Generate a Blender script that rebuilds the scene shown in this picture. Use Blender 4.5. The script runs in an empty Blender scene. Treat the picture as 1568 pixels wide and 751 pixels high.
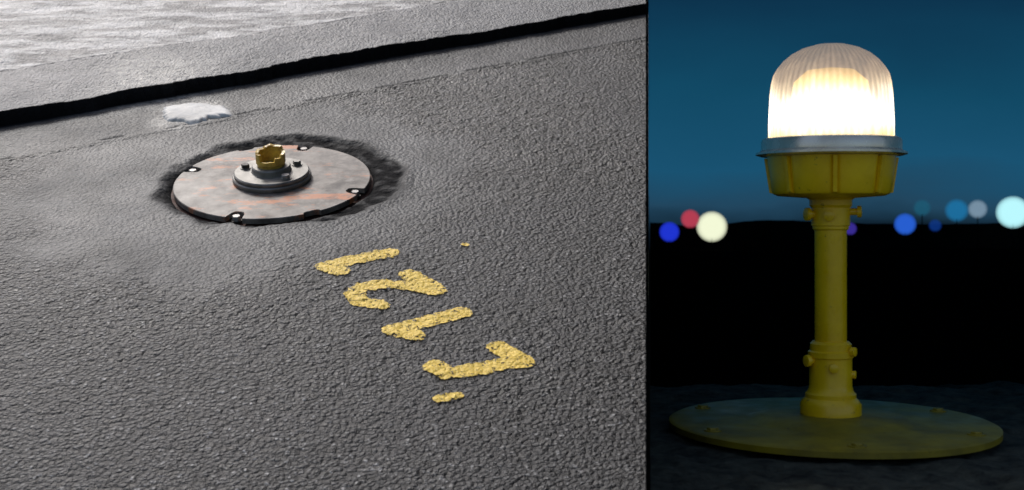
import bpy, bmesh, math, numpy as np
from mathutils import Matrix, Vector
F=1900.0; PX=784.0; PY=330.0
K=0.4426; C=1.18
p=math.atan(K); cp,sp=math.cos(p),math.sin(p)
def G(px,py):
    y=C/(K+(py-PY)/F); return ((px-PX)/F*y, y/cp)
M=Matrix(((1,0,0,0),(0,cp,-sp,0),(0,sp,cp,-C),(0,0,0,1)))
sc=bpy.context.scene
sc.view_settings.view_transform='Standard'; sc.view_settings.look='None'; sc.view_settings.exposure=0
# ---------- noise ----------
def vnoise(x,y,seed=0):
    rng=np.random.RandomState(seed); T=rng.rand(256,256)
    xi=np.floor(x).astype(int); yi=np.floor(y).astype(int); fx=x-xi; fy=y-yi
    fx=fx*fx*(3-2*fx); fy=fy*fy*(3-2*fy)
    a=T[xi%256,yi%256]; b=T[(xi+1)%256,yi%256]; c=T[xi%256,(yi+1)%256]; d=T[(xi+1)%256,(yi+1)%256]
    return (a*(1-fx)+b*fx)*(1-fy)+(c*(1-fx)+d*fx)*fy
def fbm(x,y,o=4,seed=0):
    r=0;a=.5;t=0
    for i in range(o):
        ca,sa=math.cos(.6*i),math.sin(.6*i)
        r=r+a*vnoise((x*ca-y*sa)*2**i+13.7*i,(x*sa+y*ca)*2**i+5.1*i,seed+i); t+=a; a*=.5
    return r/t
def ss(a,b,x):
    t=np.clip((x-a)/(b-a),0,1); return t*t*(3-2*t)
# ---------- node helper ----------
class NT:
    def __init__(s,name):
        s.m=bpy.data.materials.new(name); s.m.use_nodes=True; s.t=s.m.node_tree; s.t.nodes.clear()
        s.out=s.t.nodes.new('ShaderNodeOutputMaterial')
    def n(s,ty,ins=None,**kw):
        nd=s.t.nodes.new(ty)
        for k,v in kw.items(): setattr(nd,k,v)
        for k,v in (ins or {}).items():
            if isinstance(v,bpy.types.NodeSocket): s.t.links.new(v,nd.inputs[k])
            else: nd.inputs[k].default_value=v
        return nd
    def math(s,op,a,b=0.0,c=None,clamp=False):
        ins={0:a,1:b}
        if c is not None: ins[2]=c
        return s.n('ShaderNodeMath',ins,operation=op,use_clamp=clamp).outputs[0]
    def mix(s,f,a,b):
        nd=s.n('ShaderNodeMix',data_type='RGBA')
        for i,v in ((0,f),(6,a),(7,b)):
            if isinstance(v,bpy.types.NodeSocket): s.t.links.new(v,nd.inputs[i])
            else: nd.inputs[i].default_value=v
        return nd.outputs[2]
    def ramp(s,f,stops):
        nd=s.n('ShaderNodeValToRGB',{0:f}); e=nd.color_ramp.elements
        while len(e)<len(stops): e.new(.5)
        for i,(q,c) in enumerate(stops): e[i].position=q; e[i].color=c
        return nd.outputs[0]
    def mr(s,v,a,b,c=0.,d=1.):
        return s.n('ShaderNodeMapRange',{0:v,1:a,2:b,3:c,4:d}).outputs[0]
    def attr(s,n): return s.n('ShaderNodeAttribute',attribute_name=n).outputs['Fac']
    def noise(s,sc,det=3,rough=.5,vec=None,out='Fac'):
        ins={'Scale':sc,'Detail':det,'Roughness':rough}
        ins['Vector']=vec if vec is not None else s.n('ShaderNodeTexCoord').outputs['Object']
        return s.n('ShaderNodeTexNoise',ins).outputs[out]
    def end(s,sh): s.t.links.new(sh,s.out.inputs[0]); return s.m
def g(v,a=1): return (v,v,v,a)
def simple(name,c1,c2,rough=.5,metal=0,scale=20,bump=.2,bd=.002,spec=.5):
    N=NT(name); f=N.noise(scale,5,.6)
    col=N.mix(N.mr(f,.35,.65),(*c1,1),(*c2,1))
    b=N.n('ShaderNodeBump',{'Strength':bump,'Distance':bd,'Height':N.noise(scale*4,4,.6)}).outputs[0]
    r=N.mr(N.noise(scale*2,3),.3,.7,rough-.1,rough+.12)
    return N.end(N.n('ShaderNodeBsdfPrincipled',{'Base Color':col,'Roughness':r,'Metallic':metal,'Normal':b,'Specular IOR Level':spec}).outputs[0])
# ---------- mesh helpers ----------
def obj(name,me,mat=None,parent=None,mw=None,smooth=False,ang=35):
    o=bpy.data.objects.new(name,me); sc.collection.objects.link(o)
    if mat: me.materials.append(mat)
    if parent: o.parent=parent
    if mw is not None:
        if parent: o.matrix_local=mw
        else: o.matrix_world=mw
    if smooth:
        me.polygons.foreach_set('use_smooth',[True]*len(me.polygons)); me.set_sharp_from_angle(angle=math.radians(ang))
    return o
def pyd(name,v,f,**k):
    me=bpy.data.meshes.new(name); me.from_pydata([tuple(map(float,q)) for q in v],[],f); me.update(); return obj(name,me,**k)
def lathe(name,prof,seg=64,rf=None,**k):
    v=[];f=[]
    n=len(prof)
    for i in range(seg):
        a=2*math.pi*i/seg
        for r,z in prof:
            rr=r*(rf(a,z) if rf else 1); v.append((rr*math.cos(a),rr*math.sin(a),z))
    for i in range(seg):
        j=(i+1)%seg
        for q in range(n-1):
            f.append((i*n+q,j*n+q,j*n+q+1,i*n+q+1))
    k.setdefault('smooth',True)
    if prof[0][0]>1e-5: f.append(tuple(i*n for i in range(seg))[::-1])
    if prof[-1][0]>1e-5: f.append(tuple(i*n+n-1 for i in range(seg)))
    o=pyd(name,v,f,**k)
    bm=bmesh.new(); bm.from_mesh(o.data); bmesh.ops.remove_doubles(bm,verts=bm.verts,dist=1e-6); bmesh.ops.recalc_face_normals(bm,faces=bm.faces); bm.to_mesh(o.data); bm.free()
    return o
def empty(name,mw):
    e=bpy.data.objects.new(name,None); sc.collection.objects.link(e); e.matrix_world=mw; e.empty_display_size=.05; return e
def T(x,y,z): return Matrix.Translation((x,y,z))

# ================= LEFT: pavement =================
P1=np.array(G(4,192)); P2=np.array(G(990,19)); e=(P2-P1)/np.linalg.norm(P2-P1); nn=np.array((-e[1],e[0]))
pc=np.array(G(418,277)); PR=0.2225
kd=0.1089*cp
ds=0.0058
S=np.concatenate([np.arange(-6,-2.3,.12),np.arange(-2.3,-.004,ds),[-.002,0.0,.001,.003],np.arange(.008,1.6,ds),np.arange(1.6,4,.12)])
TT=np.concatenate([np.arange(-5,-.5,.12),np.arange(-.5,2.7,ds),np.arange(2.7,6,.12)])
s,t=np.meshgrid(S,TT,indexing='ij')
tl=(kd*P1[1]-P1[0]+(-nn[0]+kd*nn[1])*s)/(e[0]-kd*e[1])
beyond=t>=tl
t=np.minimum(t,tl)
wob=(fbm(t*9,t*0+3,4,5)-.5)*.022+(fbm(t*60,t*0+9,2,8)-.5)*.010
s2=s+wob*np.exp(-np.abs(s)/.04)
u=P1[0]+e[0]*t+nn[0]*s2; v=P1[1]+e[1]*t+nn[1]*s2
du=u-pc[0]; dv=v-pc[1]; d=np.hypot(du,dv); th=np.arctan2(dv,du)
n1=fbm(u*55,v*55,3,11); n2=fbm(u*110,v*110,2,21); n3=fbm(u*8,v*8,4,31); n4=fbm(u*2.2,v*2.2,3,41)
sm=ss(.66,.40,d+.30*(n3-.5)+.07*np.cos(th))*.85
strip=ss(-.255,-.235,s2+(n3-.5)*.02)
sm=np.maximum(sm,strip*.75)
slab=(s>=.001).astype(float)
far=ss(.36,.42,s2+(n3-.5)*.10)
sm=np.where(slab>0,.35+.15*far,sm)
amp=(1-sm)*(.55+.9*ss(.42,.65,n4))
h=.006*(n4-.5)+.002*(n3-.5)+amp*(.0026*(n1-.5)+.0034*(n2-.5))+.0010*(n2-.5)
h=h+slab*(.035+.008*(n3-.5))-far*.010+far*.007*(fbm(t*6,s2*16,4,61)-.5)
wl=.012*(fbm(t*7,t*0+1,4,71)-.5)
cr=np.exp(-((s2+.245+wl)/.0045)**2)*(fbm(t*14,t*0+4,2,77)>.40)
h=h-.004*cr+.003*np.exp(-((s2+.262+wl)/.010)**2)
cr2=np.exp(-((s2-.375+(n3-.5)*.10)/.007)**2)*(fbm(t*5,t*0+8,3,79)>.42)
h=h-.008*cr2
rx=np.where(np.cos(th)>0,.292,.252); ry=np.where(np.sin(th)>0,.290,.247)
ro=1/np.sqrt((np.cos(th)/rx)**2+(np.sin(th)/ry)**2)
ro=ro+(fbm(np.cos(th)*5+9,np.sin(th)*5+9,4,81)-.5)*.045
tr=ss(ro+.007,ro-.007,d)
rub=fbm(u*38,v*38,3,91)
rim=np.exp(-((d-ro-.016)/.014)**2)
h=h+.002*rim*(.4+1.2*n3)
h=h*(1-tr)+tr*(-.007+.011*(rub-.45)*ss(PR,PR+.02,d)-.016*ss(PR+.014,PR-.002,d))
white=np.zeros_like(h)
w0=np.array(G(285,172)); w1=np.array(G(243,134))
dw=np.hypot((u-w0[0]),(v-w0[1])*.8); dw1=np.hypot((u-w1[0]),(v-w1[1])*.8)
white=np.maximum(ss(.13,.05,dw+.14*(n3-.5)),ss(.22,.05,dw1+.18*(n3-.5)))
dirt_shade=np.maximum(tr*ss(.30,.52,1-rub+.12*0)*.35+tr*.60,np.where((s<=.0005)&(s>-.05),ss(-.026,-.002,s2+(n3-.5)*.02),0))  # trench dirt, plus kerb lip shadow put into colour at its foot
dirt_shade=np.maximum(dirt_shade,np.where((s>-.01)&(s<.0035),.95,0)); dirt_shade=np.maximum(dirt_shade,cr*.8); dirt_shade=np.maximum(dirt_shade,cr2*.7)  # kerb face blackened as painted shade; cracks are dark joints
dirt_shade=np.maximum(dirt_shade,ss(PR+.013,PR+.005,d))
drk=np.exp(-((d-ro-.004)/.012)**2)*.5*ss(.35,.6,n3+.1)
dirt_shade=np.maximum(dirt_shade,drk)
ni,nj=s.shape
idx=np.arange(ni*nj).reshape(ni,nj)
quads=np.stack([idx[:-1,:-1],idx[1:,:-1],idx[1:,1:],idx[:-1,1:]],-1).reshape(-1,4)
keep=~(beyond.ravel()[quads].all(1)) & (v.ravel()[quads].max(1)<6.2) & (v.ravel()[quads].min(1)>.35)
quads=quads[keep][:,::-1]
def gridmesh(name,co,quads,attrs):
    used,inv=np.unique(quads,return_inverse=True); q=inv.reshape(-1,4)
    me=bpy.data.meshes.new(name); me.vertices.add(len(used)); me.vertices.foreach_set('co',co[used].astype(np.float32).ravel())
    me.loops.add(q.size); me.loops.foreach_set('vertex_index',q.astype(np.int32).ravel())
    me.polygons.add(len(q)); me.polygons.foreach_set('loop_start',np.arange(0,q.size,4,dtype=np.int32))
    me.update(calc_edges=True); me.polygons.foreach_set('use_smooth',np.ones(len(q),bool))
    for k,a in attrs.items():
        at=me.attributes.new(k,'FLOAT','POINT'); at.data.foreach_set('value',a.ravel()[used].astype(np.float32))
    return me
co=np.stack([u,v,h],-1).reshape(-1,3)

def asphalt_height(N):
    tc=N.n('ShaderNodeTexCoord').outputs['Object']
    vo=N.n('ShaderNodeTexVoronoi',{'Vector':tc,'Scale':125.}).outputs['Distance']
    no=N.noise(300,3,.6,tc); no2=N.noise(80,4,.65,tc)
    return N.math('ADD',N.math('MULTIPLY',vo,-.9),N.math('ADD',N.math('MULTIPLY',no,.6),no2))
def asphalt_bump(N,smf,base=1.0,hh=None):
    if hh is None: hh=asphalt_height(N)
    st=N.mr(smf,0,1,1.0*base,.40*base)
    return N.n('ShaderNodeBump',{'Strength':st,'Distance':.0055,'Height':hh}).outputs[0]
N=NT('asphalt')
tc=N.n('ShaderNodeTexCoord').outputs['Object']
a_sm,a_sl,a_fa,a_wh,a_di=[N.attr(q) for q in ('sm','slab','far','white','dirt_shade')]
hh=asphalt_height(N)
vc=N.n('ShaderNodeTexVoronoi',{'Vector':tc,'Scale':170.}).outputs['Color']
vr=N.n('ShaderNodeSeparateColor',{0:vc}).outputs[0]
spk=N.ramp(vr,[(0,g(.020)),(.6,g(.045)),(.90,g(.090)),(1,g(.34))])
pit_shade=N.mr(hh,.25,.50,.10,1.0)
spk=N.mix(pit_shade,(.004,.004,.0045,1),spk)  # crevice shade put into colour, along with dark bitumen in pits
big=N.noise(1.6,5,.55,tc)
smc=N.mix(N.mr(N.noise(9,6,.7,tc),.3,.7),(.036,.037,.039,1),(.145,.145,.148,1))
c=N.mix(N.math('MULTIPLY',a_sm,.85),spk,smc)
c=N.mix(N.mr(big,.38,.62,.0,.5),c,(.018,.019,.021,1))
slc=N.mix(N.noise(40,5,.7,tc),(.06,.062,.065,1),(.22,.22,.225,1))
c=N.mix(a_sl,c,slc)
mp=N.n('ShaderNodeMapping',{'Vector':tc,'Rotation':(0,0,-math.atan2(e[1],e[0])),'Scale':(1.6,5,1)},vector_type='POINT').outputs[0]
fcn=N.mr(N.noise(2.4,9,.75,mp),.44,.56)
fgr=N.mr(N.noise(55,4,.7,tc),.3,.6,.55,1.)
fc=N.mix(N.math('MULTIPLY',fcn,fgr),(.115,.113,.115,1),(.62,.61,.60,1))
c=N.mix(N.math('MULTIPLY',a_fa,.92),c,fc)
c=N.mix(N.math('MULTIPLY',a_wh,N.mr(N.noise(35,5,.7,tc),.35,.55,0.,.8)),c,(.50,.48,.44,1))
c=N.mix(a_di,c,(.008,.008,.009,1))
ro_=N.mr(N.noise(5,5,.6,tc),.3,.7,.36,.54)
ro_=N.math('ADD',ro_,N.math('MULTIPLY',a_di,.35))
ro_=N.math('ADD',ro_,N.math('MULTIPLY',a_sm,.10))
spl=N.math('MULTIPLY',N.mr(a_di,0,1,.38,.06),N.mr(a_sm,0,1,1,.8))
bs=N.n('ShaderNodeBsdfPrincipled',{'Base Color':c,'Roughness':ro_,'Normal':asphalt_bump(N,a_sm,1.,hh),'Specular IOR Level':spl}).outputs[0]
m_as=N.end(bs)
me=gridmesh('asphalt_pavement',co,quads,dict(sm=sm,slab=slab,far=far*slab,white=white,dirt_shade=dirt_shade))
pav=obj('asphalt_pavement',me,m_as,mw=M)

# ---- painted digits ----
def segd(a,b):
    a=np.array(G(*a)); b=np.array(G(*b)); ab=b-a
    q=np.clip(((u-a[0])*ab[0]+(v-a[1])*ab[1])/(ab@ab),0,1)
    return np.hypot(u-a[0]-q*ab[0],v-a[1]-q*ab[1])
strokes=[((500,409),(598,388),.0165),((498,409),(521,417),.017),
 ((628,422),(666,445),.019),((666,446),(628,439),.013),((628,439),(590,436),.015),((590,436),(556,441),.016),((556,441),(542,450),.015),((542,450),(550,463),.015),((550,463),(584,469),.013),
 ((610,505),(706,480),.0175),((602,506),(634,515),.017),
 ((712,569),(800,554),.017),((762,533),(803,556),.016),((664,562),(684,572),.016),((674,611),(700,606),.008)]
sd=np.full_like(u,9.)
for a,b,w in strokes: sd=np.minimum(sd,segd(a,b)-w)
a=np.array(G(712,375)); sd=np.minimum(sd,np.hypot(u-a[0],v-a[1])-.006)
sel=quads[(sd.ravel()[quads].min(1)<.012)]
co2=co.copy(); co2[:,2]+=.002
N=NT('worn_yellow_paint'); tc=N.n('ShaderNodeTexCoord').outputs['Object']
w=N.math('ADD',N.attr('sd'),N.math('MULTIPLY',N.math('SUBTRACT',N.noise(60,7,.85,tc),.5),.028))
w=N.math('ADD',w,N.math('MULTIPLY',N.mr(N.noise(95,7,.85,tc),.535,.60),.03))
al=N.math('LESS_THAN',w,0.003)
col=N.mix(N.noise(60,4,.6,tc),(.66,.43,.04,1),(.90,.65,.10,1))
bs=N.n('ShaderNodeBsdfPrincipled',{'Base Color':col,'Roughness':.6,'Alpha':al,'Normal':asphalt_bump(N,0.2,.6)}).outputs[0]
me=gridmesh('painted_marking',co2,sel,dict(sd=sd)); obj('painted_marking',me,N.end(bs),mw=M)

# ---- white spill ----
uf,vf,hf=u.ravel(),v.ravel(),h.ravel()
def spill(name,ctr,ru,rv,seed,hh,mat):
    m_=(abs(uf-ctr[0])<.3)&(abs(vf-ctr[1])<.3); su,sv,sh=uf[m_],vf[m_],hf[m_]
    n=140;rings=24;V=[];Fc=[]
    ks=[]
    for i in range(n):
        a=2*math.pi*i/n
        k=1+1.0*(float(fbm(np.array(math.cos(a)*1.6+7),np.array(math.sin(a)*1.6+7),3,seed))-.5)+.28*(float(fbm(np.array(math.cos(a)*6+30),np.array(math.sin(a)*6+30),3,seed))-.5)
        # lobe toward upper left
        k+=.30*math.exp(-((((a-2.5)+math.pi)%(2*math.pi)-math.pi)/.35)**2)
        ks.append(k)
    for r in range(rings+1):
        for i in range(n):
            a=2*math.pi*i/n; q=r/rings; k=ks[i]
            x=ctr[0]+ru*k*q*math.cos(a); y=ctr[1]+rv*k*q*math.sin(a)
            g0=float(sh[np.argmin((su-x)**2+(sv-y)**2)])
            z=min(g0,.004)*.5+hh*(1-q**14)+.003*(float(fbm(np.array(x*30+99),np.array(y*30+99),3,seed))-.5)*(1-q**6)-.003*q**8
            V.append((x,y,z))
    for r in range(rings):
        for i in range(n):
            j=(i+1)%n; Fc.append((r*n+i,(r+1)*n+i,(r+1)*n+j,r*n+j))
    return pyd(name,V,Fc,mat=mat,mw=M,smooth=True,ang=80)
m_sp=simple('white_residue',(.50,.49,.46),(.80,.79,.76),.7,scale=14,bump=.5,bd=.003)
spill('concrete_spill',G(300,173),.092,.080,3,.008,m_sp)

# ---- light base ----
base=empty('light_base',M@T(pc[0],pc[1],0))
N=NT('plate_steel'); tc=N.n('ShaderNodeTexCoord').outputs['Object']
f1=N.noise(9,6,.65,tc); f2=N.noise(24,6,.7,tc)
c=N.mix(N.mr(f2,.38,.62),(.095,.080,.068,1),(.25,.22,.19,1))
mp=N.n('ShaderNodeMapping',{'Vector':tc,'Rotation':(0,0,.9),'Scale':(1,2.6,1)}).outputs[0]
st=N.mr(N.noise(5,7,.75,mp),.53,.60)
c=N.mix(N.math('MULTIPLY',st,.8),c,(.58,.19,.065,1))
c=N.mix(N.math('MULTIPLY',N.mr(f1,.57,.67),.7),c,(.05,.043,.040,1))
c=N.mix(N.math('MULTIPLY',N.mr(N.noise(13,5,.7,N.n('ShaderNodeMapping',{'Vector':tc,'Location':(3,2,1)}).outputs[0]),.58,.66),.6),c,(.36,.33,.30,1))
b=N.n('ShaderNodeBump',{'Strength':.35,'Distance':.002,'Height':f2}).outputs[0]
m_pl=N.end(N.n('ShaderNodeBsdfPrincipled',{'Base Color':c,'Roughness':N.mr(f1,.3,.7,.42,.62),'Metallic':.0,'Specular IOR Level':.35,'Normal':b}).outputs[0])
m_st=simple('galvanised_steel',(.13,.125,.11),(.26,.25,.23),.45,.3,40,.3,.001)
m_dk=simple('dark_iron',(.02,.018,.016),(.06,.05,.04),.6,.3,60,.4)
m_rust=simple('rusty_pit',(.035,.012,.008),(.09,.035,.02),.8,0,50,.5)
m_yb=simple('broken_yellow_casting',(.80,.55,.09),(.42,.25,.04),.4,.0,45,.5,.002)
m_bolt=simple('bolt_steel',(.22,.21,.20),(.40,.38,.36),.45,.4,60,.2,.0005)
notch=[]
for q in ((297,262),(367,327),(541,294),(463,231),(483,331),(374,228)):
    gx=G(*q); notch.append(math.atan2(gx[1]-pc[1],gx[0]-pc[0]))
V=[];n=720;ztop=.004;zb=-.008;ring=[]
for i in range(n):
    a=2*math.pi*i/n; r=PR
    for j,na in enumerate(notch):
        dd=abs((a-na+math.pi)%(2*math.pi)-math.pi)*PR
        dep=.034 if j<4 else .010
        wv=.019 if j<4 else .020
        if dd<wv: r=PR-dep*math.sqrt(max(0,1-(dd/wv)**4))
    ring.append((r,a))
rad=[.05,.12,.17]
for rr in rad:
    for r,a in ring: V.append((rr*math.cos(a),rr*math.sin(a),ztop))
for off,z in ((-.0015,ztop),(0,ztop-.0015),(0,zb)):
    for r,a in ring: V.append(((r+off)*math.cos(a),(r+off)*math.sin(a),z))
Fc=[]
for k in range(5):
    for i in range(n):
        j=(i+1)%n; Fc.append((k*n+i,(k+1)*n+i,(k+1)*n+j,k*n+j))
Fc.append(tuple(range(n)))
pyd('cover_plate',V,Fc,mat=m_pl,parent=base)
lathe('mounting_can',[(.001,-.014),(PR+.006,-.014),(PR+.006,-.10)],64,mat=m_rust,parent=base)
for j,na in enumerate(notch[:4]):
    r=PR-.015
    lathe('bolt_%d'%(j+1),[(.0001,.003),(.0085,.003),(.0095,.001),(.0095,-.013)],6,mat=m_bolt,parent=base,mw=T(r*math.cos(na),r*math.sin(na),0),smooth=False)
    lathe('bolt_washer_%d'%(j+1),[(.0001,-.007),(.0120,-.007),(.0120,-.0135)],24,mat=m_dk,parent=base,mw=T(r*math.cos(na),r*math.sin(na),0))
off=T(-.002,.004,0)
lathe('lower_flange',[(.0001,.0045),(.088,.0045),(.0895,.007),(.0895,.013),(.087,.0155),(.0001,.0155)],96,mat=m_st,parent=base,mw=off)
lathe('upper_flange',[(.0001,.0156),(.084,.0156),(.0855,.0175),(.0855,.022),(.083,.0245),(.046,.0245),(.044,.030),(.044,.036),(.042,.0385),(.030,.0385),(.030,.018)],96,mat=m_st,parent=base,mw=off)
for j,q in enumerate(((375,266),(437,281),(452,262))):
    gx=G(q[0],q[1]+7); x,y=gx[0]-pc[0],gx[1]-pc[1]; k=.064/math.hypot(x,y); x*=k;y*=k
    lathe('flange_bolt_%d'%(j+1),[(.0001,.0345),(.0085,.0345),(.0095,.033),(.0095,.0245)],6,mat=(m_dk,m_bolt,m_st)[j],parent=base,mw=off@T(x,y,0),smooth=False)
    lathe('flange_washer_%d'%(j+1),[(.0001,.0262),(.0125,.0262),(.0125,.0244)],24,mat=m_st,parent=base,mw=off@T(x,y,0))
V=[];n=72
def hzf(i):
    return .070+.008*(float(vnoise(np.array(i/4.+3),np.array(.5),7))-.5)-(.016 if 46<i<60 else 0)-(.007 if 60<=i<66 else 0)+(.005 if 8<i<26 else 0)
for i in range(n):
    a=2*math.pi*i/n; hz=hzf(i)
    for r,z in ((.030,.030),(.032,.044),(.0335,.046),(.0335,hz),(.0265,hz-.001),(.0255,.034)): V.append((r*math.cos(a),r*math.sin(a),z))
Fc=[]
for i in range(n):
    j=(i+1)%n
    for k in range(5): Fc.append((i*6+k,j*6+k,j*6+k+1,i*6+k+1))
pyd('broken_coupling',V,Fc,mat=m_yb,parent=base,mw=off)
lathe('coupling_core',[(.0001,.040),(.012,.042),(.024,.038),(.024,.02)],24,mat=m_dk,parent=base,mw=off)

# ---- embankment & ground ----
m_earth=simple('earth',(.05,.045,.035),(.10,.09,.07),.9,scale=3,bump=.6,bd=.03)
V=[]
prof=[(.30,-1.05),(5.5,K*5.5-C-.09),(8.5,-1.05)]
for y,z in prof: V.append((-5.5,y,z))
for y,z in prof: V.append((.1089*y-.01,y,z))
pyd('earth_embankment',V,[(0,1,4,3),(1,2,5,4),(0,2,1),(3,4,5),(0,3,5,2)],mat=m_earth)
m_gr=simple('airfield_grass',(.035,.05,.02),(.07,.085,.035),.95,scale=1.5,bump=.8,bd=.05)
pyd('ground',[(-600,-600,-1),(600,-600,-1),(600,600,-1),(-600,600,-1)],[(0,1,2,3)],mat=m_gr)
m_bk=simple('black_panel',(.002,.002,.002),(.004,.004,.004),.95,scale=5,bump=0,spec=.02)
# ================= RIGHT: night =================
y0,y1=1.27,14.0
L=lambda y:.1089*y
# added day/night divider, one stepped slab; low front part blocks sun
out=[(1.27,-1.),(15.,-1.),(15.,3.3),(1.60,3.3),(1.60,.02),(1.27,.02)]
V=[(L(y)-.0017,y,z) for y,z in out]+[(L(y)+.0017,y,z) for y,z in out]
Fc=[tuple(range(6)),tuple(range(11,5,-1))]+[(i,i+6,(i+1)%6+6,(i+1)%6) for i in range(6)]
pyd('day_night_partition',V,Fc,mat=m_bk)
R=lambda y:.25+.45*y
H=lambda y:.2+.2*y
gz=-.297
ysky=1.62
V=[];ys=np.linspace(ysky,y1,14)
for y in ys: V+=[(L(y)+.004,y,gz-.3),(L(y)+.004,y,H(y)),(R(y),y,H(y)),(R(y),y,gz-.3)]
Fc=[]
for i in range(len(ys)-1):
    for k in range(3): Fc.append((i*4+k,i*4+k+1,i*4+5+k,i*4+4+k))
q=(len(ys)-1)*4; Fc.append((q,q+1,q+2,q+3))
N=NT('night_sky_blue'); tc=N.n('ShaderNodeTexCoord').outputs['Object']
se=N.n('ShaderNodeSeparateXYZ',{0:tc}); el=N.math('DIVIDE',se.outputs[2],se.outputs[1])
mp=N.n('ShaderNodeMapping',{'Vector':tc,'Scale':(.35,.35,1.1)}).outputs[0]
el2=N.math('ADD',el,N.math('MULTIPLY',N.math('SUBTRACT',N.noise(1.1,4,.5,mp),.5),.055))
c=N.ramp(N.mr(el2,-.03,.18),[(0,(.0008,.001,.0013,1)),(.10,(.004,.010,.018,1)),(.20,(.016,.060,.110,1)),(.34,(.010,.084,.165,1)),(.6,(.006,.066,.128,1)),(1,(.004,.032,.072,1))])
m_sky=N.end(N.n('ShaderNodeEmission',{'Color':c,'Strength':1.}).outputs[0])
pyd('night_sky_booth',V,Fc,mat=m_sky)  # added roofed box: shows night sky, shuts daylight out of this half
a=np.arange(0,1,.004);b_=np.concatenate([np.arange(y0,3.0,.008),np.geomspace(3.0,14,40)])
aa,bb=np.meshgrid(a,b_,indexing='ij'); X=L(bb)+.004+aa/.996*(R(bb)-L(bb)-.004)
rub=fbm(X*25,bb*25,4,5); pad_falloff=ss(2.38,2.22,bb+.35*(fbm(X*3,bb*3,3,15)-.5))
Z=gz-.012+(rub-.5)*.016-.03*(1-pad_falloff)+.008*(fbm(X*6,bb*6,2,25)-.5)
dl=np.hypot(X-.452,bb-1.76); Z=np.where(dl<.25,np.minimum(Z,gz-.006),Z)
co3=np.stack([X,bb,Z],-1).reshape(-1,3); ni,nj=X.shape; idx=np.arange(ni*nj).reshape(ni,nj)
q3=np.stack([idx[:-1,:-1],idx[1:,:-1],idx[1:,1:],idx[:-1,1:]],-1).reshape(-1,4)
me=gridmesh('night_airfield_ground',co3,q3,dict(pad_falloff=pad_falloff))
N=NT('night_ground'); tc=N.n('ShaderNodeTexCoord').outputs['Object']
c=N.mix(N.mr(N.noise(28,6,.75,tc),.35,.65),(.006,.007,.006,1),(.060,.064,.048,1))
c=N.mix(N.attr('pad_falloff'),(.002,.002,.002,1),c)  # night light falloff put into colour: grey near lamp, black beyond
b=N.n('ShaderNodeBump',{'Strength':.8,'Distance':.006,'Height':N.noise(90,5,.7,tc)}).outputs[0]
m_ng=N.end(N.n('ShaderNodeBsdfPrincipled',{'Base Color':c,'Roughness':.9,'Normal':b,'Specular IOR Level':N.mr(N.attr('pad_falloff'),0,1,.0,.2)}).outputs[0])
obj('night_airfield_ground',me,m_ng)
V=[]
for y in (y0+.002,y1): V+=[(L(y)+.005,y,-1.),(L(y)+.005,y,gz-.07),(R(y),y,gz-.07),(R(y),y,-1.)]
pyd('terrace',V,[(0,1,2,3),(7,6,5,4),(1,5,6,2),(0,4,5,1),(3,2,6,7),(0,3,7,4)],mat=m_earth)
V=[];xs=np.linspace(L(13)+.01,R(13)-.01,160)
for x in xs:
    z=-.125+.09*float(fbm(np.array(x*1.5),np.array(2.),4,3))
    V+=[(x,12.9,gz-.06),(x,13.0,z),(x,13.2,gz-.06)]
Fc=[]
for i in range(len(xs)-1):
    for k in range(2): Fc.append((i*3+k,i*3+3+k,i*3+4+k,i*3+1+k))
pyd('distant_treeline',V,Fc,mat=m_bk)

def em(name,col,s,tr=0):
    N=NT(name); e_=N.n('ShaderNodeEmission',{'Color':(*col,1),'Strength':s}).outputs[0]
    if tr>0:
        e_=N.n('ShaderNodeMixShader',{0:tr,1:e_,2:N.n('ShaderNodeBsdfTransparent').outputs[0]}).outputs[0]
    return N.end(e_)
for i,(px,py,r,col,st,tr) in enumerate([(1025,355,14,(.02,.05,.9),.7,0),(1057,335,13,(.75,.08,.14),.6,.1),(1090,347,21,(.95,1,.72),.95,0),
    (1302,350,9,(.08,.05,.55),.5,.2),(1386,343,15,(.03,.16,.9),.7,.1),(1465,322,16,(.02,.28,.62),.6,.5),(1497,320,13,(.28,.42,.55),.7,.4),(1551,325,22,(.50,.95,1.),1.0,0),(1412,318,12,(.02,.18,.30),.6,.65),(1432,345,9,(.01,.08,.5),.5,.65)]):
    D=12.2+.06*i; sc_=D/F; x=(px-PX)*sc_; z=-(py-PY)*sc_; rr=r*sc_
    en=empty('distant_airfield_light',T(x,D,z))
    for q,(k,tt) in enumerate(((.76,tr),(.88,.55),(1.0,.6),(1.12,.75))):
        tt=1-(1-tt)*(1-tr)
        bm=bmesh.new(); bmesh.ops.create_uvsphere(bm,u_segments=32,v_segments=20,radius=rr*k)
        me=bpy.data.meshes.new('globe'); bm.to_mesh(me); bm.free()
        obj(('globe','halo_inner','halo','halo_outer')[q],me,em('lamp_glow_%d_%d'%(i,q),col,st,tt),parent=en,smooth=True,ang=180)
    hgt=z-rr-gz+.06
    lathe('stake',[(.005,-rr-hgt),(.005,-rr*.8)],8,mat=m_bk,parent=en)

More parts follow.
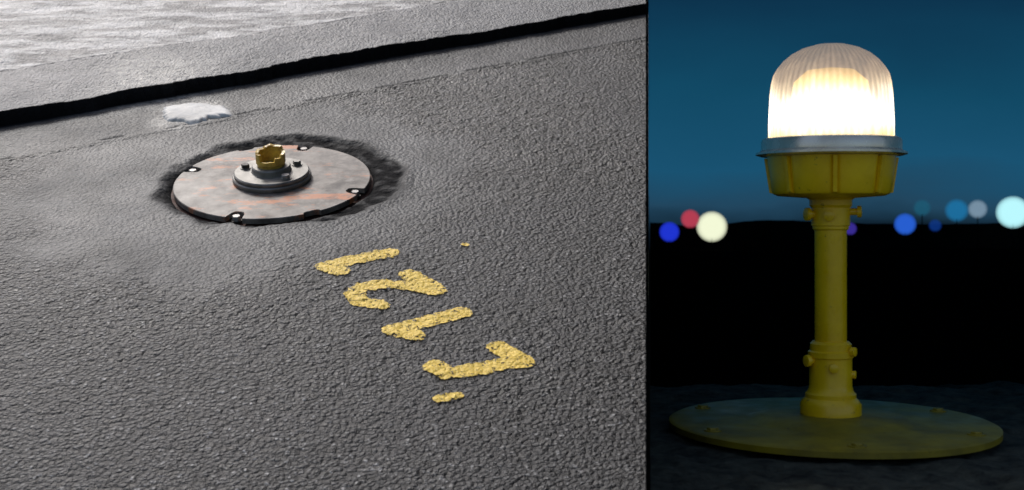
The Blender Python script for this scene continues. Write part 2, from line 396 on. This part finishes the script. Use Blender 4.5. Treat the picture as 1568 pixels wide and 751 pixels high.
# ---- undamaged light ----
ys_=1.76; k=ys_/F
lx=(1272-PX)*k
lamp=empty('airfield_edge_light',T(lx,ys_,0))
Zp=lambda py:-(py-PY)*k
def ypaint(name,c1,c2,r=.28):
    N=NT(name); tc=N.n('ShaderNodeTexCoord').outputs['Object']
    f=N.noise(14,6,.65,tc); c=N.mix(N.mr(f,.35,.68),(*c1,1),(*c2,1))
    c=N.mix(N.mr(N.noise(70,5,.7,tc),.64,.72),c,(.10,.07,.01,1))
    b=N.n('ShaderNodeBump',{'Strength':.3,'Distance':.001,'Height':N.noise(120,4,.6,tc)}).outputs[0]
    return N.end(N.n('ShaderNodeBsdfPrincipled',{'Base Color':c,'Roughness':N.mr(N.noise(30,5,.6,tc),.3,.7,r-.06,r+.14),'Normal':b}).outputs[0])
m_y=ypaint('yellow_paint',(.78,.48,.004),(.95,.63,.008))
m_y2=ypaint('yellow_paint_dark',(.15,.115,.006),(.30,.23,.010),.42)  # darker, rougher yellow for base plate and its bolts
zt=-.290
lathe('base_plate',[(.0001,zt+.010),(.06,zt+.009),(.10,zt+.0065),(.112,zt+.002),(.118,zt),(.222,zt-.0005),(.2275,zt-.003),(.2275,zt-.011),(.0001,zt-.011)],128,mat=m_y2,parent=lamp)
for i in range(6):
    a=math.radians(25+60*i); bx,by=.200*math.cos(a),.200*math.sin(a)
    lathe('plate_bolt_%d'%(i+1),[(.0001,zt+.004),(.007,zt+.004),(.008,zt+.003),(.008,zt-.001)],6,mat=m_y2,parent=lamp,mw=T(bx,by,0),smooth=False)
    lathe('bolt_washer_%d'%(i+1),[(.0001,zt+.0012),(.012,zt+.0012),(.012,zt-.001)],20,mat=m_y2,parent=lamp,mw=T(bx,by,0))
px=lambda w:w*k
lathe('base_collar',[(px(46),zt+.008),(px(46),Zp(618)),(px(42),Zp(612)),(px(38),Zp(608)),(px(38),Zp(602)),(px(34),Zp(598)),(px(32),Zp(590)),(px(32),Zp(548)),(px(34),Zp(546)),(px(34),Zp(538)),(px(31),Zp(536)),(px(31),Zp(526)),(px(27),Zp(522)),(.001,Zp(522))],64,mat=m_y,parent=lamp)
lathe('post',[(px(24),Zp(535)),(px(24),Zp(340))],48,mat=m_y,parent=lamp)
lathe('weld_ring',[(px(25.5),Zp(352)),(px(27),Zp(350)),(px(27),Zp(346)),(px(25),Zp(344))],48,mat=m_y,parent=lamp)
lathe('upper_collar',[(px(24),Zp(348)),(px(29),Zp(345)),(px(29),Zp(318)),(px(32),Zp(314)),(px(32),Zp(306)),(px(40),Zp(300)),(px(40),Zp(294))],64,mat=m_y,parent=lamp)
def screw(name,ang,zpy,r0,r1,rad):
    m=Matrix.Rotation(ang,4,'Z')@T(0,0,Zp(zpy))@Matrix.Rotation(math.radians(90),4,'Y')
    lathe(name,[(px(rad*.6),px(r0)),(px(rad*.6),px(r1-7)),(px(rad),px(r1-7)),(px(rad),px(r1-1)),(px(rad*.7),px(r1))],16,mat=m_y,parent=lamp,mw=m)
for i,(a,z_,r0,r1,rd) in enumerate(((math.pi+.2,328,26,42,10),(-.25,324,26,46,9),(-1.9,330,26,36,8),(math.pi+.3,551,28,44,9),(-.7,536,28,41,7),(-1.7,560,28,40,7),(-.35,572,28,38,6))):
    screw('set_screw_%d'%(i+1),a,z_,r0,r1,rd)
def rf(a,z):
    m=0
    for i in range(8):
        dd=abs((a-math.radians(22.5+12+45*i)+math.pi)%(2*math.pi)-math.pi)
        m=max(m,math.exp(-(dd/.055)**2))
    ph=(a-math.radians(22.5+12))%(math.pi/4)-math.pi/8
    return (1-.045*m)*(.985+.02*math.cos(ph*4))
lathe('lamp_housing',[(px(38),Zp(303)),(px(80),Zp(300)),(px(87),Zp(297)),(px(90),Zp(292)),(px(93),Zp(268)),(px(96),Zp(250)),(px(97),Zp(240)),(.001,Zp(238))],256,rf=rf,mat=m_y,parent=lamp)
for i in range(8):
    a=math.radians(22.5+12+45*i)
    v_=[(px(78),-px(3.5),Zp(298)),(px(92),-px(3),Zp(295)),(px(100),-px(3),Zp(242)),(px(78),-px(3.5),Zp(242)),
        (px(78),px(3.5),Zp(298)),(px(92),px(3),Zp(295)),(px(100),px(3),Zp(242)),(px(78),px(3.5),Zp(242))]
    pyd('housing_rib_%d'%(i+1),v_,[(0,1,2,3),(7,6,5,4),(1,5,6,2),(0,4,5,1),(3,2,6,7)],mat=m_y,parent=lamp,mw=Matrix.Rotation(a,4,'Z'))
m_ch=simple('brushed_metal',(.62,.56,.45),(.85,.80,.68),.27,.6,20,.1,.0005)
lathe('clamp_ring',[(px(90),Zp(240)),(px(106),Zp(239)),(px(113),Zp(237)),(px(113),Zp(234)),(px(107),Zp(232)),(px(105),Zp(230)),(px(105),Zp(217)),(px(103),Zp(213)),(px(97),Zp(211)),(px(88),Zp(211))],96,mat=m_ch,parent=lamp)
pts=[(93,212),(93,190),(92,165),(91,145),(89,128),(86,115),(80,104),(71,93),(59,83),(43,74.5),(24,69),(.1,67)]
def rg(a,z): return 1+.008*math.cos(a*56)*(1 if z<Zp(105) else .3)
N=NT('ribbed_glass'); tc=N.n('ShaderNodeTexCoord').outputs['Object']
sx=N.n('ShaderNodeSeparateXYZ',{0:tc}); z_=sx.outputs[2]
angl=N.math('ARCTAN2',sx.outputs[1],sx.outputs[0])
rib=N.math('SINE',N.math('MULTIPLY',angl,56.))
stv=N.n('ShaderNodeCombineXYZ',{0:sx.outputs[0],1:sx.outputs[1],2:N.math('MULTIPLY',z_,.15)}).outputs[0]
nz=N.math('MULTIPLY',N.math('SUBTRACT',N.noise(60,4,.7,stv),.5),.06)
nz2=N.math('MULTIPLY',N.math('SUBTRACT',N.noise(16,3,.6,tc),.5),.05)
hz=N.mr(N.math('ADD',N.math('ADD',z_,nz),nz2),Zp(215),Zp(70))
stc=N.ramp(hz,[(0,(.80,.52,.20,1)),(.08,(.95,.75,.42,1)),(.22,(1.0,.95,.82,1)),(.36,(1.0,.92,.76,1)),(.54,(.60,.46,.29,1)),(.68,(.28,.20,.13,1)),(.86,(.15,.11,.08,1)),(1,(.11,.09,.07,1))])
est=N.math('ADD',.95,N.math('MULTIPLY',rib,.22))
e_=N.n('ShaderNodeEmission',{'Color':stc,'Strength':est}).outputs[0]
gl=N.n('ShaderNodeBsdfPrincipled',{'Base Color':(.6,.5,.38,1),'Roughness':.15}).outputs[0]
trn=N.n('ShaderNodeBsdfTransparent',{0:(.85,.85,.85,1)}).outputs[0]
m1=N.n('ShaderNodeMixShader',{0:.75,1:gl,2:trn}).outputs[0]
ad=N.n('ShaderNodeAddShader',{0:m1,1:e_}).outputs[0]
lathe('glass_dome',[(px(r),Zp(y)) for r,y in pts],336,rf=rg,mat=N.end(ad),parent=lamp,ang=60)
N=NT('bulb_glow'); tc=N.n('ShaderNodeTexCoord').outputs['Object']; z_=N.n('ShaderNodeSeparateXYZ',{0:tc}).outputs[2]
c=N.ramp(N.mr(z_,Zp(212),Zp(100)),[(0,(1,.8,.4,1)),(.4,(1,.97,.9,1)),(.75,(.9,.6,.25,1)),(1,(.3,.2,.1,1))])
lathe('inner_lens',[(px(60),Zp(212)),(px(60),Zp(150)),(px(55),Zp(125)),(px(36),Zp(108)),(.001,Zp(103))],64,mat=N.end(N.n('ShaderNodeEmission',{'Color':c,'Strength':1.6}).outputs[0]),parent=lamp)

# ================= light, world, camera =================
E=math.radians(54); az=math.radians(-38)
sd_=Vector((math.sin(az)*math.cos(E),math.cos(az)*math.cos(E),math.sin(E)))
li=bpy.data.lights.new('sun','SUN'); li.energy=2.4; li.angle=math.radians(12); li.color=(1,.985,.96)
so=bpy.data.objects.new('sun',li); sc.collection.objects.link(so); so.rotation_euler=(-sd_).to_track_quat('-Z','Y').to_euler(); so.location=(-3,4,8)
w=bpy.data.worlds.new('World'); sc.world=w; w.use_nodes=True; nt=w.node_tree
sk=nt.nodes.new('ShaderNodeTexSky'); sk.sky_type='NISHITA'; sk.sun_disc=False; sk.sun_elevation=E; sk.sun_rotation=az
sk.air_density=.9; sk.dust_density=4.; sk.ozone_density=1.
nt.links.new(sk.outputs[0],nt.nodes['Background'].inputs[0]); nt.nodes['Background'].inputs[1].default_value=.15
cam=bpy.data.cameras.new('camera'); cam.sensor_width=36; cam.lens=36*F/1568; cam.shift_y=-(375-PY)/1568; cam.clip_end=2000; cam.clip_start=.01
cam.dof.use_dof=True; cam.dof.focus_distance=2.4; cam.dof.aperture_fstop=8.
co_=bpy.data.objects.new('camera',cam); sc.collection.objects.link(co_); co_.rotation_euler=(math.radians(90),0,0); sc.camera=co_
